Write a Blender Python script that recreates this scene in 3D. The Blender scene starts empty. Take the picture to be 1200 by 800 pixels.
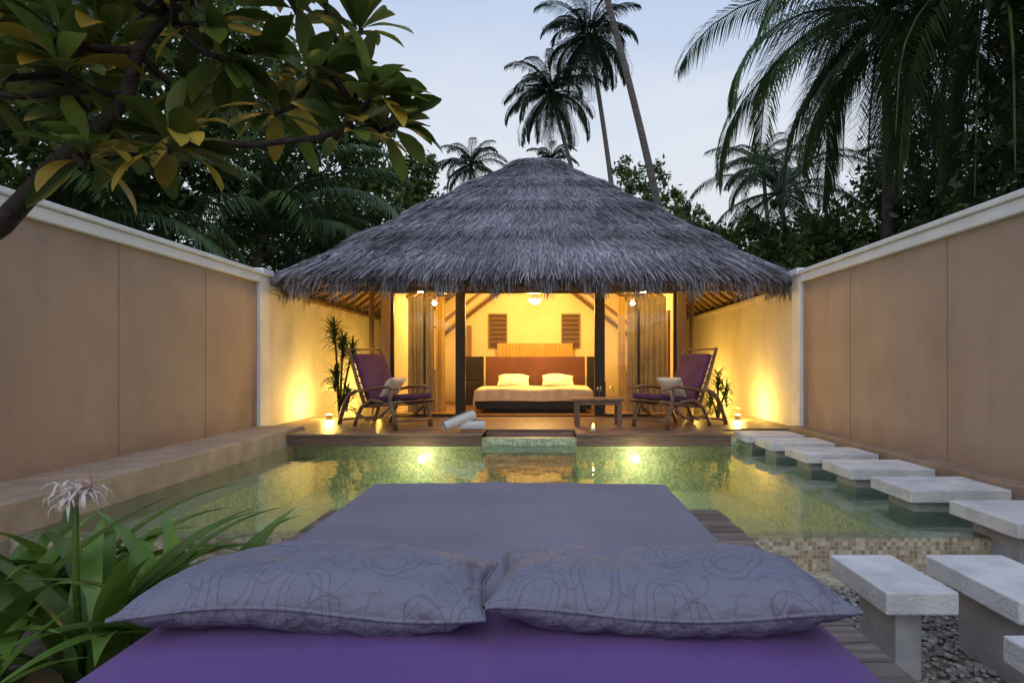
import bpy, math, random
import numpy as np
from mathutils import Vector, Matrix
random.seed(7); rng=np.random.default_rng(7)
S=bpy.context.scene
# ---------------------------------------------------------------- helpers
class MB:
    def __init__(s): s.V=[];s.F=[];s.M=[];s.R=[];s.n=0
    def add(s,vs,fs,m=0,r=None):
        b=s.n; s.V.extend([tuple(v) for v in vs]); s.n+=len(vs)
        if r is None: r=random.random()
        for f in fs: s.F.append(tuple(i+b for i in f)); s.M.append(m); s.R.append(r)
    def box(s,x0,x1,y0,y1,z0,z1,m=0,M=None,r=None):
        vs=[Vector((x,y,z)) for z in(z0,z1) for y in(y0,y1) for x in(x0,x1)]
        if M is not None: vs=[M@v for v in vs]
        s.add(vs,[(0,2,3,1),(4,5,7,6),(0,1,5,4),(2,6,7,3),(0,4,6,2),(1,3,7,5)],m,r)
    def tube(s,pts,rad,n=8,m=0,cap=True,flat=1.0,r=None):
        pts=[Vector(p) for p in pts]; k=len(pts)
        if not hasattr(rad,'__len__'): rad=[rad]*k
        vs=[];fs=[]
        ref=Vector((0,0,1))
        d0=(pts[-1]-pts[0]).normalized()
        if abs(d0.z)>.9: ref=Vector((0,1,0))
        for i,p in enumerate(pts):
            d=(pts[min(i+1,k-1)]-pts[max(i-1,0)]).normalized()
            a=d.cross(ref).normalized(); b=a.cross(d).normalized()
            for j in range(n):
                t=2*math.pi*j/n
                vs.append(p+a*math.cos(t)*rad[i]+b*math.sin(t)*rad[i]*flat)
        for i in range(k-1):
            for j in range(n):
                fs.append((i*n+j,i*n+(j+1)%n,(i+1)*n+(j+1)%n,(i+1)*n+j))
        if cap: fs.append(tuple(range(n))[::-1]); fs.append(tuple((k-1)*n+j for j in range(n)))
        s.add(vs,fs,m,r)
    def grid(s,fn,nu,nv,m=0,r=None,closeu=False):
        vs=[fn(i/(nu),j/(nv)) for i in range(nu+1) for j in range(nv+1)]
        fs=[(i*(nv+1)+j,(i+1)*(nv+1)+j,(i+1)*(nv+1)+j+1,i*(nv+1)+j+1) for i in range(nu) for j in range(nv)]
        s.add(vs,fs,m,r)
    def build(s,name,mats,parent=None,smooth=False,bevel=0,loc=None,rotz=0,sub=0):
        me=bpy.data.meshes.new(name); me.from_pydata(s.V,[],s.F)
        for m in mats: me.materials.append(m)
        me.polygons.foreach_set('material_index',s.M)
        a=me.attributes.new('rnd','FLOAT','FACE'); a.data.foreach_set('value',s.R)
        if smooth: me.polygons.foreach_set('use_smooth',[True]*len(s.F))
        me.update()
        o=bpy.data.objects.new(name,me); S.collection.objects.link(o)
        if parent: o.parent=parent
        if loc: o.location=loc
        o.rotation_euler[2]=rotz
        if bevel:
            b=o.modifiers.new('b','BEVEL'); b.width=bevel; b.segments=2; b.limit_method='ANGLE'
        if sub:
            b=o.modifiers.new('s','SUBSURF'); b.levels=sub; b.render_levels=sub
        return o
def quadmesh(name,Q,R,mats,parent=None,MI=None):
    """Q: N,4,3 array"""
    N=len(Q); me=bpy.data.meshes.new(name)
    me.vertices.add(N*4); me.vertices.foreach_set('co',Q.reshape(-1).astype(np.float32))
    me.loops.add(N*4); me.loops.foreach_set('vertex_index',np.arange(N*4,dtype=np.int32))
    me.polygons.add(N); me.polygons.foreach_set('loop_start',np.arange(0,N*4,4,dtype=np.int32))
    me.polygons.foreach_set('loop_total',np.full(N,4,dtype=np.int32))
    for m in mats: me.materials.append(m)
    if MI is not None: me.polygons.foreach_set('material_index',MI.astype(np.int32))
    a=me.attributes.new('rnd','FLOAT','FACE'); a.data.foreach_set('value',R.astype(np.float32))
    me.update(calc_edges=True); me.validate()
    o=bpy.data.objects.new(name,me); S.collection.objects.link(o)
    if parent: o.parent=parent
    return o
def empty(name,loc=(0,0,0)):
    o=bpy.data.objects.new(name,None); S.collection.objects.link(o); o.location=loc; return o
# ---------------------------------------------------------------- materials
def nm(name):
    m=bpy.data.materials.new(name); m.use_nodes=True; nt=m.node_tree
    return m,nt,nt.nodes['Principled BSDF']
def N(nt,t,**k):
    n=nt.nodes.new(t)
    for a,b in k.items(): setattr(n,a,b)
    return n
def mat(name,c1,c2=None,rough=.7,scale=4,detail=5,bump=0,bscale=40,stretch=(1,1,1),rndamt=0,spec=.4,metal=0,emit=None,estr=0,trans=0,lo=.35,hi=.65,sheen=0):
    m,nt,b=nm(name); c2=c2 or c1
    tc=N(nt,'ShaderNodeTexCoord'); mp=N(nt,'ShaderNodeMapping'); mp.inputs['Scale'].default_value=stretch
    nt.links.new(tc.outputs['Object'],mp.inputs[0])
    no=N(nt,'ShaderNodeTexNoise'); no.inputs['Scale'].default_value=scale; no.inputs['Detail'].default_value=detail
    no.inputs['Roughness'].default_value=.6
    nt.links.new(mp.outputs[0],no.inputs[0])
    cr=N(nt,'ShaderNodeValToRGB'); cr.color_ramp.elements[0].position=lo; cr.color_ramp.elements[1].position=hi
    cr.color_ramp.elements[0].color=(*c1,1); cr.color_ramp.elements[1].color=(*c2,1)
    nt.links.new(no.outputs['Fac'],cr.inputs[0]); out=cr.outputs[0]
    if rndamt:
        at=N(nt,'ShaderNodeAttribute',attribute_name='rnd')
        mr=N(nt,'ShaderNodeMapRange'); mr.inputs['To Min'].default_value=1-rndamt; mr.inputs['To Max'].default_value=1+rndamt
        nt.links.new(at.outputs['Fac'],mr.inputs[0])
        hv=N(nt,'ShaderNodeHueSaturation'); nt.links.new(out,hv.inputs['Color']); nt.links.new(mr.outputs[0],hv.inputs['Value']); out=hv.outputs[0]
    nt.links.new(out,b.inputs['Base Color'])
    b.inputs['Roughness'].default_value=rough; b.inputs['Specular IOR Level'].default_value=spec; b.inputs['Metallic'].default_value=metal
    if sheen: b.inputs['Sheen Weight'].default_value=sheen
    if bump:
        n2=N(nt,'ShaderNodeTexNoise'); n2.inputs['Scale'].default_value=bscale; n2.inputs['Detail'].default_value=6
        nt.links.new(mp.outputs[0],n2.inputs[0])
        bp=N(nt,'ShaderNodeBump'); bp.inputs['Strength'].default_value=bump; bp.inputs['Distance'].default_value=.02
        nt.links.new(n2.outputs['Fac'],bp.inputs['Height']); nt.links.new(bp.outputs[0],b.inputs['Normal'])
    if emit: b.inputs['Emission Color'].default_value=(*emit,1); b.inputs['Emission Strength'].default_value=estr
    if trans:
        tr=N(nt,'ShaderNodeBsdfTranslucent'); nt.links.new(out,tr.inputs[0]); mx=N(nt,'ShaderNodeMixShader'); mx.inputs[0].default_value=trans
        nt.links.new(b.outputs[0],mx.inputs[1]); nt.links.new(tr.outputs[0],mx.inputs[2]); nt.links.new(mx.outputs[0],nt.nodes['Material Output'].inputs[0])
    return m
def wallmat(name,c1,c2,dark):
    m=mat(name,c1,c2,.85,scale=.9,detail=8,bump=.2,bscale=60,lo=.25,hi=.75); nt=m.node_tree; L=nt.links.new; b=nt.nodes['Principled BSDF']
    src=b.inputs['Base Color'].links[0].from_socket
    tc=N(nt,'ShaderNodeTexCoord'); mp=N(nt,'ShaderNodeMapping'); mp.inputs['Scale'].default_value=(3,3,.9); L(tc.outputs['Object'],mp.inputs[0])
    n=N(nt,'ShaderNodeTexNoise'); n.inputs['Scale'].default_value=1.0; n.inputs['Detail'].default_value=8; L(mp.outputs[0],n.inputs[0])
    r=N(nt,'ShaderNodeMapRange'); r.inputs['From Min'].default_value=.50; r.inputs['From Max'].default_value=.75; r.inputs['To Max'].default_value=.30; L(n.outputs['Fac'],r.inputs[0])
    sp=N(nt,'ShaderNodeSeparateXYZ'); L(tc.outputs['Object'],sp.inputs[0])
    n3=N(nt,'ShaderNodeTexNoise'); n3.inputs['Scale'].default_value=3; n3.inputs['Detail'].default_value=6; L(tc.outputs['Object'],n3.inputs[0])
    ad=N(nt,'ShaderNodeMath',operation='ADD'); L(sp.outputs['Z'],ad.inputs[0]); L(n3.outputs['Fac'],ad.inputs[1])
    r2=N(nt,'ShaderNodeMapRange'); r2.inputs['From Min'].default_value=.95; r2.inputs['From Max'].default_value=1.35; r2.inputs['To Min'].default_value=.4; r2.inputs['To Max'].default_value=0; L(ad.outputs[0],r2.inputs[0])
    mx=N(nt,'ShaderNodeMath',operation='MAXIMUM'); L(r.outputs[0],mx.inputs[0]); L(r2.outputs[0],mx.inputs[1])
    mi=N(nt,'ShaderNodeMixRGB'); mi.inputs[2].default_value=(*dark,1); L(mx.outputs[0],mi.inputs[0]); L(src,mi.inputs[1]); L(mi.outputs[0],b.inputs['Base Color'])
    return m
def mosaic(name,cols,size=.03,grout=(.3,.3,.27)):
    m,nt,b=nm(name); L=nt.links.new
    tc=N(nt,'ShaderNodeTexCoord')
    ad=N(nt,'ShaderNodeVectorMath',operation='ADD'); ad.inputs[1].default_value=(.0137,.0071,.0113); L(tc.outputs['Object'],ad.inputs[0])
    sc=N(nt,'ShaderNodeVectorMath',operation='SCALE'); sc.inputs['Scale'].default_value=1/size; L(ad.outputs[0],sc.inputs[0])
    fl=N(nt,'ShaderNodeVectorMath',operation='FLOOR'); L(sc.outputs[0],fl.inputs[0])
    fr=N(nt,'ShaderNodeVectorMath',operation='FRACTION'); L(sc.outputs[0],fr.inputs[0])
    wn=N(nt,'ShaderNodeTexWhiteNoise',noise_dimensions='3D'); L(fl.outputs[0],wn.inputs[0])
    cr=N(nt,'ShaderNodeValToRGB'); cr.color_ramp.interpolation='CONSTANT'
    e=cr.color_ramp.elements; e[0].color=(*cols[0],1); e[1].position=1/len(cols); e[1].color=(*cols[1],1)
    for i in range(2,len(cols)): q=e.new(i/len(cols)); q.color=(*cols[i],1)
    L(wn.outputs['Value'],cr.inputs[0])
    ge=N(nt,'ShaderNodeNewGeometry')
    sx=N(nt,'ShaderNodeSeparateXYZ'); L(fr.outputs[0],sx.inputs[0]); sn=N(nt,'ShaderNodeSeparateXYZ'); L(ge.outputs['True Normal'],sn.inputs[0])
    prev=None
    for i in range(3):
        a=N(nt,'ShaderNodeMath',operation='LESS_THAN'); a.inputs[1].default_value=.13; L(sx.outputs[i],a.inputs[0])
        ab=N(nt,'ShaderNodeMath',operation='ABSOLUTE'); L(sn.outputs[i],ab.inputs[0])
        l=N(nt,'ShaderNodeMath',operation='LESS_THAN'); l.inputs[1].default_value=.5; L(ab.outputs[0],l.inputs[0])
        mu=N(nt,'ShaderNodeMath',operation='MULTIPLY'); L(a.outputs[0],mu.inputs[0]); L(l.outputs[0],mu.inputs[1])
        if prev:
            mx=N(nt,'ShaderNodeMath',operation='MAXIMUM'); L(prev.outputs[0],mx.inputs[0]); L(mu.outputs[0],mx.inputs[1]); prev=mx
        else: prev=mu
    mi=N(nt,'ShaderNodeMixRGB'); mi.inputs[2].default_value=(*grout,1); L(prev.outputs[0],mi.inputs[0]); L(cr.outputs[0],mi.inputs[1])
    L(mi.outputs[0],b.inputs['Base Color']); b.inputs['Roughness'].default_value=.3
    return m
def glassmat(name,tint=(1,1,1),ior=1.45,rough=0,bump=0,bs=3):
    m=bpy.data.materials.new(name); m.use_nodes=True; nt=m.node_tree; nt.nodes.clear(); L=nt.links.new
    o=N(nt,'ShaderNodeOutputMaterial'); mx=N(nt,'ShaderNodeMixShader'); t=N(nt,'ShaderNodeBsdfTransparent'); t.inputs[0].default_value=(*tint,1)
    g=N(nt,'ShaderNodeBsdfGlossy'); g.inputs['Roughness'].default_value=rough; f=N(nt,'ShaderNodeFresnel'); f.inputs[0].default_value=ior
    if bump:
        tc=N(nt,'ShaderNodeTexCoord'); no=N(nt,'ShaderNodeTexNoise'); no.inputs['Scale'].default_value=bs; no.inputs['Detail'].default_value=2
        L(tc.outputs['Object'],no.inputs[0]); bp=N(nt,'ShaderNodeBump'); bp.inputs['Strength'].default_value=bump; bp.inputs['Distance'].default_value=.02
        L(no.outputs['Fac'],bp.inputs['Height']); L(bp.outputs[0],g.inputs['Normal']); L(bp.outputs[0],f.inputs['Normal'])
    L(f.outputs[0],mx.inputs[0]); L(t.outputs[0],mx.inputs[1]); L(g.outputs[0],mx.inputs[2]); L(mx.outputs[0],o.inputs[0])
    return m
M={}
M['tan']=wallmat('tan_render',(.33,.24,.185),(.42,.315,.245),(.22,.16,.12))
M['white']=wallmat('white_plaster',(.64,.61,.58),(.76,.74,.72),(.45,.42,.38))
M['coping']=mat('white_coping',(.70,.70,.71),(.80,.80,.81),.75,scale=2.5,detail=8,bump=.2,bscale=40)
M['cream']=mat('cream_plaster',(.76,.62,.38),(.82,.69,.44),.85,scale=1.5,bump=.08)
M['groove']=mat('joint',(.22,.16,.12),rough=.9)
M['ledge']=mat('ledge_stone',(.34,.26,.195),(.48,.38,.29),.7,scale=3,detail=8,bump=.2)
M['ledge_dk']=mat('ledge_brown',(.22,.16,.12),(.32,.24,.18),.7,scale=3,bump=.1)
M['concrete']=mat('pale_concrete',(.50,.51,.53),(.72,.72,.72),.75,scale=4,detail=9,bump=.4,bscale=50)
M['pillar']=mat('grey_concrete',(.3,.31,.33),(.42,.43,.44),.8,scale=5,bump=.2)
M['deck']=mat('deck_timber',(.12,.075,.055),(.25,.16,.12),.42,scale=5,stretch=(.6,9,9),bump=.2,bscale=30,rndamt=.35)
M['daydeck']=mat('weathered_timber',(.10,.08,.075),(.19,.155,.14),.55,scale=5,stretch=(.6,9,9),bump=.3,bscale=30,rndamt=.4)
M['chairwood']=mat('teak',(.12,.07,.045),(.22,.135,.085),.5,scale=8,bump=.1)
M['darkwood']=mat('dark_frame',(.012,.01,.009),(.022,.018,.015),.4,scale=8)
M['postwood']=mat('post_wood',(.16,.10,.06),(.24,.15,.09),.6,scale=6,stretch=(8,8,.6))
M['rafter']=mat('rafter_wood',(.12,.07,.04),(.2,.12,.07),.6,scale=4)
M['soffit']=mat('woven_soffit',(.26,.17,.09),(.38,.26,.14),.8,scale=30)
M['floor']=mat('timber_floor',(.20,.10,.045),(.30,.16,.08),.3,scale=4,stretch=(.6,8,1))
M['thatch']=mat('thatch',(.15,.145,.17),(.37,.355,.40),.9,scale=.9,detail=8,rndamt=.55,spec=.15,lo=.3,hi=.7)
M['thatchbase']=mat('thatch_base',(.06,.055,.065),(.10,.095,.105),.95,scale=20,spec=.1)
M['tile']=mosaic('pool_mosaic',[(.40,.48,.30),(.54,.60,.38),(.32,.42,.28),(.62,.64,.42),(.45,.54,.37),(.30,.38,.22)],.035,(.52,.56,.42))
M['tile2']=mosaic('edge_mosaic',[(.42,.33,.20),(.55,.48,.34),(.34,.29,.2),(.62,.56,.44),(.42,.40,.28),(.30,.22,.14)],.03,(.5,.46,.38))
M['water']=glassmat('water',(.84,.95,.86),1.33,0,.36,2.4)
M['glass']=glassmat('glass',(.93,.95,.94),1.45)
M['ground']=mat('sandy_ground',(.16,.135,.11),(.28,.24,.20),.95,scale=6,bump=.6,bscale=60)
M['pebble']=mat('pebble',(.20,.19,.18),(.38,.36,.34),.7,scale=8,rndamt=.45)
M['leafdk']=mat('leaf_dark',(.018,.035,.012),(.05,.085,.025),.5,scale=1.2,rndamt=.5,trans=.25)
M['leafmd']=mat('leaf_mid',(.05,.10,.022),(.115,.17,.045),.5,scale=1.2,rndamt=.55,trans=.25)
M['palm']=mat('palm_leaf',(.03,.065,.022),(.08,.13,.04),.42,scale=1,rndamt=.5,trans=.2)
M['palmfar']=mat('palm_leaf_far',(.012,.026,.013),(.03,.05,.02),.5,scale=1,rndamt=.5,trans=.15)
M['bark']=mat('palm_bark',(.07,.06,.055),(.15,.13,.12),.9,scale=3,stretch=(1,1,6),bump=.5,bscale=12)
M['barkdk']=mat('tree_bark',(.018,.014,.012),(.05,.038,.03),.9,scale=14,bump=1,bscale=30)
M['frang']=mat('frangipani_leaf',(.06,.10,.018),(.13,.17,.032),.38,scale=3,rndamt=.5,trans=.35)
M['frangy']=mat('frangipani_leaf_yellow',(.34,.24,.03),(.44,.33,.05),.45,scale=6,rndamt=.35,trans=.3)
M['lily']=mat('lily_leaf',(.07,.15,.022),(.17,.27,.05),.36,scale=3,rndamt=.4,trans=.3)
M['petal']=mat('lily_petal',(.76,.68,.62),(.85,.80,.75),.6,trans=.3)
M['stamen']=mat('lily_stamen',(.45,.22,.18),rough=.6)
M['purple']=mat('purple_canvas',(.115,.045,.21),(.15,.062,.26),.85,scale=2,bump=.35,bscale=300,sheen=.1)
M['matt']=mat('mauve_canvas',(.175,.166,.215),(.23,.215,.27),.9,scale=1.6,detail=8,bump=.3,bscale=250)
M['chairpurple']=mat('plum_fabric',(.075,.025,.07),(.11,.04,.10),.85,scale=4)
M['creamfab']=mat('cream_fabric',(.6,.5,.38),(.72,.62,.5),.85,scale=6)
M['linen']=mat('white_linen',(.75,.72,.68),(.82,.8,.76),.85,scale=6,bump=.2)
M['towel']=mat('towel',(.68,.64,.62),(.8,.77,.75),.95,scale=30,bump=.6,bscale=200)
M['orange']=mat('headboard_fabric',(.095,.035,.028),(.14,.05,.038),.7,scale=3)
M['curtain']=mat('curtain',(.34,.29,.23),(.45,.38,.30),.85,scale=4,trans=.35)
M['curtainy']=mat('curtain_gold',(.62,.42,.14),(.72,.5,.18),.85,scale=4,trans=.3)
M['black']=mat('window_pane_dark',(.10,.065,.04),rough=.15)
M['lamp']=mat('lamp_glow',(1,.8,.5),emit=(1,.72,.36),estr=12)
M['poollamp']=mat('pool_lamp_glow',(1,.9,.7),emit=(1,.86,.55),estr=9)
M['flame']=mat('candle_flame',(1,.6,.2),emit=(1,.42,.08),estr=10)
M['metal']=mat('metal',(.3,.3,.3),rough=.4,metal=.8)
def pillowmat():
    m,nt,b=nm('scroll_fabric'); L=nt.links.new
    tc=N(nt,'ShaderNodeTexCoord')
    out=None
    for sc,ofs,rad in((7,0,.42),(7,0,.30),(10,3.3,.4)):
        mp=N(nt,'ShaderNodeMapping'); mp.inputs['Location'].default_value=(ofs,ofs,0); L(tc.outputs['Object'],mp.inputs[0])
        no=N(nt,'ShaderNodeTexNoise'); no.inputs['Scale'].default_value=4; L(mp.outputs[0],no.inputs[0])
        am=N(nt,'ShaderNodeVectorMath',operation='SCALE'); am.inputs['Scale'].default_value=.14; L(no.outputs['Color'],am.inputs[0])
        aa=N(nt,'ShaderNodeVectorMath',operation='ADD'); L(mp.outputs[0],aa.inputs[0]); L(am.outputs[0],aa.inputs[1])
        vo=N(nt,'ShaderNodeTexVoronoi',voronoi_dimensions='2D'); vo.inputs['Scale'].default_value=sc; L(aa.outputs[0],vo.inputs[0])
        s=N(nt,'ShaderNodeMath',operation='SUBTRACT'); s.inputs[1].default_value=rad; L(vo.outputs['Distance'],s.inputs[0])
        a=N(nt,'ShaderNodeMath',operation='ABSOLUTE'); L(s.outputs[0],a.inputs[0])
        l=N(nt,'ShaderNodeMath',operation='LESS_THAN'); l.inputs[1].default_value=.012; L(a.outputs[0],l.inputs[0])
        if out:
            mx=N(nt,'ShaderNodeMath',operation='MAXIMUM'); L(out.outputs[0],mx.inputs[0]); L(l.outputs[0],mx.inputs[1]); out=mx
        else: out=l
    mi=N(nt,'ShaderNodeMixRGB'); mi.inputs[1].default_value=(.18,.18,.235,1); mi.inputs[2].default_value=(.145,.125,.18,1); L(out.outputs[0],mi.inputs[0])
    L(mi.outputs[0],b.inputs['Base Color']); b.inputs['Roughness'].default_value=.7
    n2=N(nt,'ShaderNodeTexNoise'); n2.inputs['Scale'].default_value=6; n2.inputs['Detail'].default_value=5; L(tc.outputs['Object'],n2.inputs[0])
    bp=N(nt,'ShaderNodeBump'); bp.inputs['Strength'].default_value=1; bp.inputs['Distance'].default_value=.07; L(n2.outputs['Fac'],bp.inputs['Height']); L(bp.outputs[0],b.inputs['Normal'])
    return m
M['pillow']=pillowmat()
# ---------------------------------------------------------------- ground
def frame_sheet(mb,X0,X1,Y0,Y1,hx0,hx1,hy0,hy1,z,m=0):
    xs=[X0,hx0,hx1,X1]; ys=[Y0,hy0,hy1,Y1]
    vs=[(x,y,z) for y in ys for x in xs]
    fs=[(j*4+i,j*4+i+1,(j+1)*4+i+1,(j+1)*4+i) for j in range(3) for i in range(3) if not(i==1 and j==1)]
    mb.add(vs,fs,m)
g=MB(); frame_sheet(g,-400,400,-400,400,-3.72,3.68,4.12,9.0,0); g.build('ground',[M['ground']])
pb=MB()
def pebble(x,y,z,r):
    a=random.random()*6.28; sx,sy,sz=r*random.uniform(.7,1.3),r*random.uniform(.6,1),r*random.uniform(.4,.7)
    vs=[]
    for k,(rr,h) in enumerate(((.0,-1),(.8,-.45),(1,.1),(.65,.75),(0,1))):
        if rr==0: vs.append((0,0,h))
        else: vs+= [(rr*math.cos(t*1.047),rr*math.sin(t*1.047),h) for t in range(6)]
    V=[(x+sx*v[0]*math.cos(a)-sy*v[1]*math.sin(a),y+sx*v[0]*math.sin(a)+sy*v[1]*math.cos(a),z+v[2]*sz) for v in vs]
    F=[(0,1+(i+1)%6,1+i) for i in range(6)]
    for k in(0,1): F+=[(1+k*6+i,1+k*6+(i+1)%6,7+k*6+(i+1)%6,7+k*6+i) for i in range(6)]
    F+=[(13+i,13+(i+1)%6,19) for i in range(6)]
    pb.add(V,F)
for i in range(7500): pebble(random.uniform(.95,3.8),random.uniform(1.7,3.8),random.uniform(.005,.02),random.uniform(.010,.024))
pb.build('pebbles',[M['pebble']],smooth=True)
# ---------------------------------------------------------------- boundary walls
def bwall(name,X,sgn,joints):
    e=empty(name)
    mb=MB(); o=X; t=.22
    lo,hi=(o-t,o) if sgn<0 else (o,o+t)
    mb.box(lo,hi,-6,9.0,0,2.66,0)
    w=mb.build('panels',[M['tan']],e)
    j=MB()
    for y in joints:
        x0,x1=(o-.001,o+.0025) if sgn<0 else (o-.0025,o+.001)
        j.box(x0,x1,y-.005,y+.005,.5,2.64,0)
    j.build('joints',[M['groove']],e)
    c=MB()
    a,b=(lo-.03,hi+.05) if sgn<0 else (lo-.05,hi+.03)
    c.box(a,b,-6,8.98,2.663,2.78); c.box(a-.03,b+.03,-6,8.98,2.783,2.84)
    c.build('coping',[M['coping']],e,bevel=.012)
    p=MB(); a2,b2=(lo,hi+.05) if sgn<0 else(lo-.05,hi)
    p.box(a2,b2,8.985,9.30,0,2.78); p.box(a2-.05,b2+.05,8.94+.045,9.34,2.783,2.88)
    p.build('pilaster',[M['coping']],e,bevel=.012)
    f=MB(); f.box(lo,hi,9.302,17.2,0,2.56); f.box(lo-.03,hi+.03,9.345,17.2,2.563,2.66)
    f.build('far_panels',[M['white']],e,bevel=.01)
bwall('boundary_wall',-4.35,-1,[3.2,6.08,7.63])
bwall('boundary_wall',3.87,1,[3.9,5.76,7.6])
mb=MB(); mb.box(-4.35,3.87,17.21,17.4,0,2.6); mb.build('rear_wall',[M['white']])
# ---------------------------------------------------------------- pool
pool=empty('swimming_pool')
b=MB()
PX0,PX1,PY0,PY1,ZF=-3.7,3.66,4.1,9.0,-.40
b.box(PX0,PX1,PY0,PY1,ZF-.1,ZF)
b.box(PX0-.15,PX0,PY0-.0,PY1,ZF,.30)
b.box(PX1,PX1+.12,PY0,PY1,ZF,.30)
b.box(PX0,PX1,PY1-.35,PY1-.2,ZF,.36)
b.box(2.66,PX1-.001,PY0+.16,PY1-.36,ZF+.001,.10)
b.box(PX0+.001,-3.35,PY0+.16,PY1-.36,ZF+.001,.06)
b.box(-.9,.42,8.05,8.64,ZF+.001,.05)
b.box(-.9,.42,8.35,8.645,.051,.22)
b.build('basin',[M['tile']],pool)
b=MB(); b.box(PX0-.15,PX1+.12,PY0-.02,PY0+.15,-.3,.252); b.build('infinity_edge',[M['tile2']],pool)
b=MB(); b.box(-4.34,-1.15,3.25,3.4,0,.12); b.box(-4.34,-1.15,3.402,4.075,0,.05); b.box(1.3,3.86,3.82,4.075,-.05,.03); b.build('overflow_trough',[M['tile2']],pool)
for x in(-1.8,1.3):
    l=MB(); l.tube([(x,8.648,.06),(x,8.62,.06)],.07,20,0); l.tube([(x,8.625,.06),(x,8.61,.06)],.05,20,1); l.build('pool_light',[M['metal'],M['poollamp']],pool)
wt=MB(); wt.add([(PX0,PY0-.021,.256),(PX1,PY0-.021,.256),(PX1,8.649,.256),(PX0,8.649,.256)],[(0,1,2,3)]); wt.build('water',[M['water']])
b=MB(); b.box(-4.349,-3.66,-2,9.05,.0,.50); b.build('pool_ledge',[M['ledge']],bevel=.015)
b=MB(); b.box(3.665,3.869,4.0,9.05,.0,.50); b.box(3.7,3.869,-2,3.99,.0,.46); b.build('pool_ledge',[M['ledge_dk']],bevel=.015)
# ---------------------------------------------------------------- stepping stones
def stone(x0,x1,y0,y1,zb,top=.45,th=.10):
    s=MB(); s.box(x0,x1,y0,y1,top-th,top,0); s.box(x0+.1,x1-.1,y0+.1,y1-.1,zb,top-th-.001,1)
    s.build('stepping_stone',[M['concrete'],M['pillar']],bevel=.008)
for i,(y,x) in enumerate(((8.5,2.76),(7.72,2.80),(6.82,2.84),(5.9,2.86),(4.98,2.86))): 
    stone(x,x+.80,y-.29,y+.29,.102)
stone(2.94,3.66,3.72,4.36,.0)
stone(1.48,1.80,2.60,3.12,0); stone(1.98,2.38,2.5,3.12,0); stone(2.52,2.95,2.5,3.15,0); stone(3.07,3.5,2.5,3.15,0)
stone(1.68,2.2,1.7,2.2,0)
# ---------------------------------------------------------------- deck
d=MB(); y=8.4; k=0
while y<11.02:
    if y<8.93: segs=[(-3.64,-.9),(.42,2.62)]
    elif y<9.05: segs=[(-3.64,2.95)]
    else: segs=[(-4.345,3.865)]
    for a,c in segs:
        cut=[a]; 
        if c-a>3: cut.append(a+(c-a)*random.uniform(.3,.7))
        cut.append(c)
        for u,v in zip(cut[:-1],cut[1:]): d.box(u+.002,v-.002,y,y+.112,.42,.45,0)
    y+=.12
for a,c in((-3.63,-.91),(.43,2.61)): d.box(a,c,8.42,8.46,.27,.415,0)
d.box(-.9,.42,8.95,8.99,.24,.415,0); d.box(-.9,.42,8.66,8.94,.30,.33,0)
d.build('wooden_deck',[M['deck']])
# ---------------------------------------------------------------- bungalow
B=empty('thatched_bungalow')
CX,CY=-.18,13.55; HX,HY=4.2,4.45; ZA,ZE=6.18,2.92
NP=2000; th=np.linspace(0,2*np.pi,NP*4,endpoint=False); nn=7.0
ux=np.sign(np.cos(th))*np.abs(np.cos(th))**(2/nn); uy=np.sign(np.sin(th))*np.abs(np.sin(th))**(2/nn)
ux2=np.append(ux,ux[0]); uy2=np.append(uy,uy[0]); ds=np.hypot(np.diff(ux2),np.diff(uy2)); cs=np.concatenate([[0],np.cumsum(ds)]); cs/=cs[-1]
def per(u):
    u=np.mod(u,1); return np.interp(u,cs,ux2),np.interp(u,cs,uy2)
bands=np.array([0,.13,.36,.57,.79,1.0001])
def prof(t,lift=True):
    z=ZA-(ZA-ZE)*t+ .04*np.sin(np.pi*np.clip(t,0,1))-.10*np.exp(-(t/.05)**2)
    if lift:
        i=np.clip(np.searchsorted(bands,t,side='right')-1,0,4)
        f=(t-bands[i])/(bands[i+1]-bands[i]); z=z+.055*np.clip(f,0,1)**2
    return z
def roofpt(u,t,dz=0,lift=True):
    a,c=per(u); return np.stack([CX+HX*t*a,CY+HY*t*c,prof(t,lift)+dz],-1)
rb=MB(); U,T=96,40
vs=[];fs=[]
for j in range(T+1):
    t=j/T; p=roofpt(np.arange(U)/U,np.full(U,max(t,.002)),-.03); vs+= [tuple(q) for q in p]
for j in range(T):
    for i in range(U): fs.append((j*U+i,j*U+(i+1)%U,(j+1)*U+(i+1)%U,(j+1)*U+i))
n0=(T+1)*U
for t,dz in((1,-.25),(.9,-.27),(.0,-.2)):
    p=roofpt(np.arange(U)/U,np.full(U,max(t,.002)),dz,False); vs+=[tuple(q) for q in p]
rb.add(vs,fs,0)
for k in range(3):
    a=T*U if k==0 else n0+(k-1)*U; c=n0+k*U
    rb_f=[(a+i,a+(i+1)%U,c+(i+1)%U,c+i) for i in range(U)]
    for f in rb_f: rb.F.append(f); rb.M.append(0 if k==0 else 1); rb.R.append(.5)
rb.build('roof_base',[M['thatchbase'],M['soffit']],B)
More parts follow.
